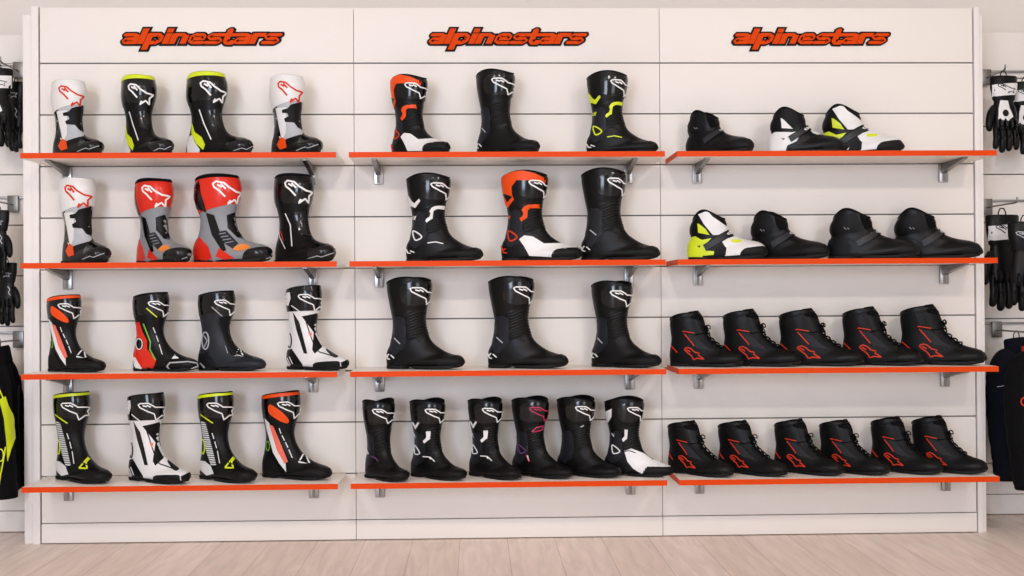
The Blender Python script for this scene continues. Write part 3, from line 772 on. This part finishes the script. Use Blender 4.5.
def lace_shoe():
    b = Boot('lace', 'matte', 4, (418, 42, 875, 365)); b.add('lining', b.L.lining('fabric', 6))
    b.add('collar', b.L.shell('collar', .0, .55, 'leather', 6))
    b.patch('ankle_strap', 'leather', [(505,80),(560,72),(628,90),(650,160),(600,166),(540,158),(522,130)], 7)
    b.patch('mesh_panel', 'darkgrey', [(530,166),(572,172),(602,192),(642,232),(690,268),(600,250)], 3)
    b.stroke('side_line', 'redprint', [(525,165),(585,238)], 5, 4)
    b.stroke('strap_flash', 'redprint', [(516,150),(532,150),(586,160)], 4.5, 9)
    b.stroke('heel_line', 'redprint', [(432,238),(478,280)], 5.5, 3)
    b.stroke('star_emblem', 'redprint', [[(524,262),(530,252),(548,248),(570,258),(590,276),(616,281),(610,293),(648,317),(606,312),(582,320),(568,296),(542,277),(524,262)],[(536,259),(562,275)]], 5.5, 3)
    b.patch('toe_cap', 'leather', [(740,320),(780,290),(850,290),(880,312),(860,342),(760,348)], 2, smooth=True)
    # tongue
    L = b.L; mb = MB(); n = 11; vs = []
    for i in range(7):
        u = 3.2-3.2*i/6; 
        for k in range(n):
            t = -.95+1.9*k/(n-1); p = L.P(u, t, 3)
            if i == 6: p = p+Vector((-6, 0, 2+12*math.cos(t)))*UN
            vs.append(p)
    vs2 = [p+Vector((-9, 0, -3))*UN for p in vs]; m_ = len(vs)
    fs = [(i*n+k, i*n+k+1, i*n+n+k+1, i*n+n+k) for i in range(6) for k in range(n-1)]
    fs2 = [tuple(m_+q for q in f[::-1]) for f in fs]
    ed = [k for k in range(n)]+[i*n+n-1 for i in range(1, 7)]+[6*n+k for k in range(n-2, -1, -1)]+[i*n for i in range(5, 0, -1)]
    fs3 = [(ed[i], ed[(i+1) % len(ed)], m_+ed[(i+1) % len(ed)], m_+ed[i]) for i in range(len(ed))]
    b.add('tongue', mesh('tongue', vs+vs2, fs+fs2+fs3, 'fabric'))
    b.laces('fabric', 2.2, 6.8, 5, .42, 6)
    return b
DES = dict(race_white=race_white, race_yellow=race_yellow, race_red=race_red, race_black=race_black, sport_orange=sport_orange, sport_red=sport_red, sport_black=sport_black,
  sport_white=sport_white, sport_yellow=sport_yellow, tour_orange=tour_orange, tour_white=lambda: tour_marked('white'), tour_yellow=lambda: tour_marked('yellow'), tour_black=tour_black,
  small_plain=lambda: tour_small('plain'), small_mark=lambda: tour_small('white_mark'), small_pink=lambda: tour_small('pink'), small_black=lambda: tour_small('black'), small_white=lambda: tour_small('white'),
  short_black=short_black, short_white=short_white, short_yellow=short_yellow, short_whiteheel=lambda: short_yellow('white'), lace=lace_shoe)
# design, x, y, z, yaw, scale, length factor, label
BOOTS = [
 ('race_white', -1.778, -0.0624, 1.530, 36, 0.8815, 1.007, 'white-cuffed boot with red star, at the post end of the top shelf'),
 ('race_yellow', -1.5039, -0.0592, 1.530, 38, 0.919, 0.957, 'black boot with yellow collar, toe almost facing out, between white boot and wider yellow-collared one'),
 ('race_yellow', -1.2556, -0.0784, 1.530, 26, 0.9484, 1.032, 'black yellow-collared boot with yellow and white heel turned outwards, top shelf'),
 ('race_white', -0.9217, -0.052, 1.530, 42, 0.9362, 0.937, 'white-cuffed boot with red star, last in the row beside the yellow-heeled boot'),
 ('race_white', -1.7438, -0.0477, 1.115, 42, 0.9826, 0.934, 'white-cuffed boot with red star, on the second shelf beside a red-cuffed boot'),
 ('race_red', -1.4538, -0.0445, 1.115, 40, 0.9723, 1.016, 'smaller red-cuffed grey boot standing beside the white-cuffed boot'),
 ('race_red', -1.2249, -0.1023, 1.115, 16, 1.0128, 1.039, 'larger red-cuffed grey boot, seen side-on, beside the plain black boot'),
 ('race_black', -0.9101, -0.0425, 1.115, 40, 1.0174, 0.989, 'black boot with white star and thin white side line, beside red-cuffed boots'),
 ('sport_orange', -1.7932, -0.0878, 0.696, 26, 0.8826, 1.022, 'smaller black boot with orange collar and salmon stripe, on the third shelf'),
 ('sport_red', -1.461, -0.105, 0.696, 18, 0.9049, 1.032, 'black boot with red heel panel and green side line'),
 ('sport_black', -1.2085, -0.1041, 0.696, 18, 0.9163, 1.042, 'black boot with grey ankle ring, between red-heeled and white boots'),
 ('sport_white', -0.8643, -0.0636, 0.696, 34, 0.9717, 1.011, 'white boot with black cuff, on the third shelf after the all-black boot'),
 ('sport_yellow', -1.7739, -0.0422, 0.271, 38, 1.0204, 1.01, 'yellow-collared boot with striped calf, at the post end of the bottom shelf'),
 ('sport_white', -1.477, -0.0904, 0.271, 33, 1.0072, 1.007, 'white boot with black cuff, on the bottom shelf between two yellow-collared boots'),
 ('sport_yellow', -1.2038, -0.0745, 0.271, 38, 1.0124, 0.968, 'yellow-collared boot with striped calf, beside the orange-collared boot'),
 ('sport_orange', -0.9672, -0.0585, 0.271, 25, 1.0063, 1.019, 'larger black boot with orange collar and salmon stripe, on the bottom shelf'),
 ('tour_orange', -0.4462, -0.068, 1.530, 35, 0.9365, 0.972, 'orange-trimmed boot with white instep, on the top shelf'),
 ('tour_black', -0.1073, -0.0627, 1.530, 36, 0.9967, 0.952, 'plain black touring boot between the orange-trimmed and yellow-marked boots'),
 ('tour_yellow', 0.322, -0.1061, 1.530, 18, 0.9664, 0.975, 'black touring boot with fluorescent yellow marks, on the top shelf'),
 ('tour_white', -0.3931, -0.1109, 1.115, 15, 1.017, 1.01, 'black touring boot with white collar flash and triangle, beside orange-trimmed boot'),
 ('tour_orange', -0.0179, -0.1094, 1.115, 15, 1.044, 1.023, 'larger orange-trimmed boot with white instep, on the second shelf'),
 ('tour_black', 0.2978, -0.1022, 1.115, 18, 1.0694, 0.97, 'plain black touring boot beside the larger orange-trimmed boot'),
 ('tour_black', -0.4726, -0.098, 0.696, 19, 1.0632, 1.001, 'plain black touring boot on third shelf, nearest the white black-cuffed boot'),
 ('tour_black', -0.0725, -0.0976, 0.696, 19, 1.0653, 1.007, 'middle of the three plain black touring boots on the third shelf'),
 ('tour_black', 0.3441, -0.0608, 0.696, 35, 1.0061, 0.989, 'shortest of three plain black touring boots on the third shelf, by the low shoes'),
 ('small_plain', -0.5517, -0.0943, 0.271, 48, 0.9173, 0.87, 'narrow black boot with faint purple ankle line, nearest the orange-collared boot'),
 ('small_mark', -0.3765, -0.0766, 0.271, 40, 0.9087, 0.998, 'small black boot with white flash, next to the narrow purple-lined boot'),
 ('small_mark', -0.1451, -0.0753, 0.271, 43, 0.9125, 0.958, 'small black boot with white flash, beside the crimson-starred boot'),
 ('small_pink', 0.0247, -0.0679, 0.271, 38, 0.9176, 1.009, 'small black boot with crimson star and purple triangle'),
 ('small_black', 0.2025, -0.0645, 0.271, 35, 0.9203, 1.019, 'small black boot without white marks, beside the white-instep boot'),
 ('small_white', 0.3847, -0.0983, 0.271, 22, 0.9065, 1.016, 'small black boot with white instep and collar flash, nearest the lace-up shoes'),
 ('short_black', 0.7313, -0.0561, 1.530, 38, 0.9523, 0.93, 'plain black strap boot standing alone at the end of the top shelf'),
 ('short_white', 1.0415, -0.1369, 1.530, 17, 0.9648, 0.92, 'low black strap boot with white heel cup'),
 ('short_whiteheel', 1.2715, -0.0598, 1.530, 18, 1.0795, 0.908, 'low white strap boot with yellow band and black heel guard, on the top shelf'),
 ('short_yellow', 0.725, -0.0961, 1.115, 18, 1.0477, 0.912, 'low white strap boot with yellow heel cup, on the second shelf'),
 ('short_black', 0.9798, -0.0596, 1.115, 32, 1.0346, 0.956, 'plain black strap boot next to the yellow-heeled boot'),
 ('short_black', 1.279, -0.1205, 1.115, 20, 1.0554, 1.005, 'middle of the three plain black strap boots on the second shelf'),
 ('short_black', 1.5609, -0.0566, 1.115, 18, 1.0828, 0.967, 'plain black strap boot last on the second shelf, by the hanging gloves'),
 ('lace', 0.6528, -0.0768, 0.696, 27, 1.0088, 0.865, 'red-starred black lace-up shoe at the touring-boot end of the row of five'),
 ('lace', 0.8663, -0.0738, 0.696, 27, 1.038, 0.878, 'red-starred black lace-up shoe, second from touring boots in the row of five'),
 ('lace', 1.0905, -0.077, 0.696, 24, 1.042, 0.933, 'red-starred black lace-up shoe in the middle of the row of five'),
 ('lace', 1.3475, -0.0736, 0.696, 27, 1.0665, 0.857, 'red-starred black lace-up shoe, fourth from touring boots in the row of five'),
 ('lace', 1.5812, -0.0757, 0.696, 25, 1.0992, 0.866, 'red-starred black lace-up shoe at the navy-jacket end of the row of five'),
 ('lace', 0.6511, -0.0404, 0.271, 44, 0.966, 0.909, 'red-starred black lace-up shoe in the row of six, next to white-instep boot'),
 ('lace', 0.8525, -0.0422, 0.271, 42, 0.9605, 0.933, 'red-starred black lace-up shoe, second from white-instep boot in the row of six'),
 ('lace', 1.0779, -0.0509, 0.271, 40, 0.9786, 0.873, 'red-starred black lace-up shoe, third from white-instep boot in the row of six'),
 ('lace', 1.2607, -0.0492, 0.271, 41, 0.9588, 0.888, 'red-starred black lace-up shoe, fourth from white-instep boot in the row of six'),
 ('lace', 1.4686, -0.0518, 0.271, 40, 1.005, 0.842, 'red-starred black lace-up shoe, fifth from white-instep boot in the row of six'),
 ('lace', 1.6341, -0.0541, 0.271, 38, 1.0148, 0.848, 'red-starred black lace-up shoe at the jacket end of the row of six'),
]
KIND = dict(race=('motorcycle_boot', 'boot', 'tall track boots'), sport=('motorcycle_boot', 'boot', 'tall sport boots'), tour=('motorcycle_boot', 'boot', 'touring boots'), small=('motorcycle_boot', 'boot', 'small touring boots'),
            short=('short_riding_boot', 'boot', 'short strap boots'), lace=('riding_shoe', 'shoe', 'lace-up riding shoes'))
made = {}
for des, x, y, z, yaw, sc, sx, lab in BOOTS:
    nm, cat, grp = KIND[des.split('_')[0]]
    if des not in made:
        made[des] = DES[des](); o = made[des].place(nm, lab, cat, x, y, z, yaw, sc, grp)
    else:
        o = copy_thing(made[des].first, lab, (x, y, z), yaw, sc, grp)
    o.scale = (sc*sx, sc, sc)

# ------------------------------------------------------------------ hanging gloves and jackets
class Skin(Boot):
    """drawn in millimetres on the front elevation of a garment"""
    def __init__(s, me):
        s.parts = []; s.bvh = BVHTree.FromPolygons([v.co.copy() for v in me.vertices], [tuple(p.vertices) for p in me.polygons]); s.view = Vector((0, 1, 0))
    def hit(s, x, y):
        loc, n, i, d = s.bvh.ray_cast(Vector((x/1000, -1, y/1000)), s.view)
        return None if loc is None else (loc, n if n.y < 0 else -n)
def glove(label, loc, rotz, sc, design, mirror=1):
    t = thing('motorcycle_glove', label, 'glove', loc, rotz, 'gloves on hooks', sc)
    mx = mirror
    hand = MB().tube([(0, 0, -.075), (0, 0, -.10), (mx*.002, -.004, -.135), (mx*.002, -.006, -.17), (mx*.002, -.006, -.195)], [.036, .040, .047, .048, .043], 20, .5)
    hm = hand.build('hand', 'leather', t)
    for k, (fx, ln, r) in enumerate(((-.034, .075, .0125), (-.0115, .088, .0135), (.012, .082, .013), (.034, .064, .0115))):
        p = [(mx*fx, -.006, -.18), (mx*fx*1.08, -.010, -.195), (mx*fx*1.14, -.016, -.195-ln*.45), (mx*fx*1.16, -.012, -.195-ln*.8), (mx*fx*1.16, -.006, -.195-ln)]
        f = MB().tube(smooth_path(p, 4), [r*q for q in ([1]*12+[.96, .9, .82, .66, .35])][:17], 12, .85).build('finger', 'leather', t)
        MB().tube([(mx*fx*1.13, -.022, -.195-ln*.28), (mx*fx*1.14, -.0265, -.195-ln*.4), (mx*fx*1.15, -.0225, -.195-ln*.56)], [r*.5, r*.72, r*.45], 8, .6).build('finger_guard', design['guard'], f)
    MB().tube(smooth_path([(-mx*.036, 0, -.115), (-mx*.056, -.008, -.14), (-mx*.066, -.014, -.175), (-mx*.064, -.012, -.205)], 4), [.016, .0162, .0165, .0165, .0165, .016, .0158, .0155, .015, .0145, .013, .0105, .005], 12, .85).build('thumb', 'leather', t)
    cm = MB().tube([(0, 0, .004), (0, 0, 0), (0, 0, -.04), (0, 0, -.082), (0, 0, -.088)], [.050, .0535, .052, .044, .040], 22, .5).build('cuff', design['cuff'], t)
    kg = MB()
    for fx in (-.03, -.01, .011, .03): kg.tube([(mx*fx, -.026, -.160), (mx*fx, -.034, -.172), (mx*fx, -.035, -.184), (mx*fx, -.026, -.197)], [.005, .0095, .0098, .005], 10, .7)
    kg.build('knuckle_guard', design['guard'], t)
    sk = Skin(cm.data)
    if design.get('band'): sk.patch('cuff_band', design['band'], [(-50, -30), (50, -22), (48, -66), (-46, -74)], 2)
    off = (-.02, -.05)
    sk.stroke('star_emblem', design['logo'], [[(off[0]*1000+(a-.2)*70*1, off[1]*1000+(b-.35)*34) for a, b in ln] for ln in STAR], 3.4, 4)
    for n, me, lb in sk.parts: link(n, me, t)
    s2 = Skin(hm.data)
    if design.get('panel'):
        s2.patch('back_panel', design['panel'], [(-22, -88), (6, -90), (10, -120), (22, -150), (0, -168), (-34, -160), (-30, -120)], 2.5)
        s2.patch('panel_vent', 'rubber', ring(-8, -138, 11, 13, 10), 5)
    s2.stroke('hand_print', design['logo'], [(20, -104), (30, -118), (26, -132), (34, -145)], 4, 3)
    for n, me, lb in s2.parts: link(n, me, t)
    MB().tube([(-.012, .0, 0), (-.012, 0, .012), (-.006, .0, .024), (.006, 0, .024), (.012, 0, .012), (.012, 0, 0)], .002, 8).build('hanging_loop', 'fabric', t)
    return t
def hook(label, x, y, z, ln=.2):
    t = thing('display_hook', label, 'hook', (x, y, z), group='display hooks')
    MB().box(-.022, .022, -.012, 0, -.062, .008, .003).build('back_plate', 'steel', t)
    MB().tube(smooth_path([(0, -.010, -.03), (0, -ln*.6, -.03), (0, -ln+.02, -.03), (0, -ln+.004, -.024), (0, -ln, -.008)], 4), .0038, 10).build('rod', 'chrome', t)
WH = dict(cuff='leather', band='white', logo='leather', guard='gloss', panel='white')
BK = dict(cuff='leather', logo='lightgrey', guard='rubber')
BW = dict(cuff='leather', band='white', logo='leather', guard='rubber')
yl, yr = .235, .365
# beside the yellow-striped jacket
hook('steel hook holding the black and white gloves', -2.03, yl, 1.965); hook('steel hook above the plain black gloves, over the yellow-striped jacket', -2.055, yl, 1.405, .19); hook('steel hook holding the yellow-striped jacket', -2.035, yl, .838, .24)
glove('black glove with white cuff band hanging above plain black gloves, in front', (-2.045, .045, 1.905), .15, 1.12, WH, 1)
glove('black glove with white finger mark hanging behind a white-banded glove', (-2.005, .135, 1.865), -.6, 1.0, BK, -1)
glove('plain black glove on the hook over the yellow-striped jacket, upper one', (-2.05, .06, 1.335), -.25, .92, BK, -1)
glove('plain black glove hanging lowest, just above the yellow-striped jacket', (-2.045, .125, 1.125), -.2, .90, BK, -1)
# beside the navy jacket
hook('steel hook holding the white-panelled gloves', 2.13, yr, 1.955); hook('steel hook holding the long black gloves', 2.13, yr, 1.385, .3); hook('steel hook holding the navy and black jackets', 2.168, yr, .845, .44)
glove('black glove with white back panel and white star cuff, hanging by the shelf end', (2.105, .13, 1.885), .1, 1.12, WH, 1)
glove('black glove hanging beside the white-panelled glove, cut by picture edge', (2.235, .21, 1.875), -.1, 1.1, WH, -1)
glove('long black glove with white-striped cuff hanging above the navy jacket', (2.125, .20, 1.305), .15, 1.42, BW, 1)
glove('long black glove with small grey print hanging in front of a striped-cuff glove', (2.135, .01, 1.265), -.1, 1.3, BK, -1)
class SleeveSkin(Skin):
    """drawn in millimetres on the outer side of the sleeve, forwards and up"""
    def __init__(s, me):
        Skin.__init__(s, me); s.view = Vector((1, 0, 0))
    def hit(s, x, y):
        loc, n, i, d = s.bvh.ray_cast(Vector((-1, -x/1000, y/1000)), s.view)
        return None if loc is None else (loc, n if n.x < 0 else -n)
def jacket(name, label, loc, deg, m, marks, skin, z1=-.62):
    """hung by its loop, so the shoulders droop and the sleeves hang close to the body"""
    t = thing(name, label, 'jacket', loc, math.radians(deg))
    zs = [0, -.02, -.05, -.10, -.17, -.26, -.36, -.47, z1+.04, z1]
    MB().tube([(0, 0, z) for z in zs], [.052, .064, .078, .098, .116, .128, .134, .134, .131, .126], 28, .55).build('body', m, t)
    MB().tube([(0, 0, z1+.045), (0, 0, z1+.04), (0, 0, z1-.005), (0, 0, z1-.01)], [.128, .134, .130, .12], 28, .56).build('hem_band', 'fabric', t)
    for sg in (-1, 1):
        p = [(sg*.055, 0, -.035), (sg*.085, 0, -.06), (sg*.115, -.006, -.13), (sg*.132, -.014, -.22), (sg*.142, -.026, -.33), (sg*.142, -.036, -.43), (sg*.137, -.044, -.52), (sg*.135, -.046, -.545)]
        q = smooth_path(p, 4); n = len(q)
        rr = [(.036+.022*min(1, i/7)-.016*max(0, (i-10)/(n-10)))*(1+.03*math.sin(i*1.9)*(i > 5)) for i in range(n)]
        sl = MB().tube(q, rr, 20, 1).build('sleeve', m, t)
        MB().tube([(q[-1][0], q[-1][1], q[-1][2]+.03), (q[-1][0], q[-1][1]-.002, q[-1][2]-.006)], [.0465, .043], 20).build('cuff', 'fabric', sl)
        if sg < 0:
            sk = skin(sl.data); marks(sk)
            for n_, me, lb in sk.parts: link(n_, me, sl)
    MB().tube([(0, 0, -.02), (0, 0, 0), (0, .004, .026), (0, .006, .036)], [.062, .056, .055, .050], 24, .8).build('collar', m, t)
    MB().box(-.004, .004, -.074, -.066, z1+.02, -.12, .001).build('zip', 'rubber', t)
    MB().tube([(-.02, 0, .03), (-.018, 0, .055), (0, 0, .070), (.018, 0, .055), (.02, 0, .03)], .0022, 8).build('hanging_loop', 'fabric', t)
    return t
def yellow_marks(k):
    k.stroke('shoulder_piping', 'yellow', [[(-40, -74), (-10, -82), (22, -112), (42, -158)], [(-40, -90), (-14, -98), (12, -124), (32, -166)]], 6, 6, curve=True)
    k.patch('sleeve_stripe', 'yellow', [(30, -162), (48, -152), (72, -235), (78, -320), (60, -400), (56, -320), (48, -240)], 8)
    k.stroke('sleeve_print', 'yellow', [ring(38, -375, 10, 24, 10)+[(48, -375)], ring(24, -425, 10, 24, 10)+[(34, -425)], ring(16, -475, 10, 22, 10)+[(26, -475)], [(54, -345), (48, -390), (30, -495)]], 6, 5)
def red_marks(k):
    k.stroke('sleeve_print', 'redprint', [ring(-158, -200, 13, 18, 10)+[(-145, -200)], [(-152, -217), (-146, -245), (-164, -250)]], 6, 3)
def navy_marks(k):
    k.stroke('seam_piping', 'lightgrey', [(-176, -160), (-150, -152), (-120, -160)], 3, 3)
jacket('motorcycle_jacket', 'black jacket with fluorescent yellow sleeve stripe hanging by the display wall', (-2.035, .030, .752), 101, 'fabric', yellow_marks, SleeveSkin, -.535)
jacket('motorcycle_jacket', 'navy jacket hanging behind the black jacket with red sleeve print', (2.18, .195, .748), 30, 'navy', navy_marks, Skin, -.53)
bj = jacket('motorcycle_jacket', 'black jacket with red sleeve print hanging in front of the navy jacket', (2.155, -.035, .748), 30, 'fabric', red_marks, Skin, -.50)
MB().tube([(0, .001, -.006), (0, .003, .016)], [.0595, .0582], 24, .81).build('collar_trim', 'redprint', bj)

# ------------------------------------------------------------------ light, camera
def spot(x, y, z, e, tx, tz, size=100, col='#fff4e8', rad=.09):
    l = bpy.data.lights.new('track_and_fill_spot', 'SPOT'); l.energy = e; l.spot_size = math.radians(size); l.spot_blend = .7; l.shadow_soft_size = rad; l.color = rgb(col)[:3]
    o = bpy.data.objects.new('track_and_fill_spot', l); C.objects.link(o); o.location = (x, y, z)
    o.rotation_euler = (Vector((tx, 0, tz))-Vector((x, y, z))).to_track_quat('-Z', 'Y').to_euler()
for x in (-2.9, -1.55, -.1, 1.15, 2.6): spot(x, -2.05, 2.95, 3.2, x, .8)
for x in (-2.2, 0, 2.2): spot(x, -4.3, 2.95, 102, x, .2, 80, '#fff1e3', .12)  # fill row added further back to brighten the lower wall
def area(loc, tgt, sx, sy, e, col):
    l = bpy.data.lights.new('window_and_fill_light', 'AREA'); l.shape = 'RECTANGLE'; l.size = sx; l.size_y = sy; l.energy = e; l.color = rgb(col)[:3]
    o = bpy.data.objects.new('window_and_fill_light', l); C.objects.link(o); o.location = loc; o.rotation_euler = (Vector(tgt)-Vector(loc)).to_track_quat('-Z', 'Y').to_euler()
area((-2.2, -7.4, 1.5), (0, 0, 1.1), 1.5, 2.2, 175, '#dbe8ff')
area((2.6, -7.4, 1.5), (0, 0, 1.1), 2.0, 2.2, 70, '#eef3ff')  # unseen area light on the right giving front fill
w = bpy.data.worlds.new('world'); S.world = w; w.use_nodes = True
w.node_tree.nodes['Background'].inputs[0].default_value = rgb('#fff4ec'); w.node_tree.nodes['Background'].inputs[1].default_value = .57
cam = bpy.data.cameras.new('camera'); co = bpy.data.objects.new('camera', cam); C.objects.link(co); S.camera = co
cam.sensor_width = 36; cam.lens = 1200/1024*36; cam.clip_start = .05
co.matrix_world = Matrix.Translation((-.11947, -4.85269, .98164)) @ Matrix.Rotation(-.02991, 4, 'Z') @ Matrix.Rotation(.00614, 4, 'X') @ Matrix.Rotation(.00644, 4, 'Y') @ Matrix.Rotation(PI/2, 4, 'X')
S.view_settings.view_transform = 'Standard'; S.view_settings.look = 'None'; S.view_settings.exposure = -.17; S.view_settings.gamma = 1; S.view_settings.use_curve_mapping = False
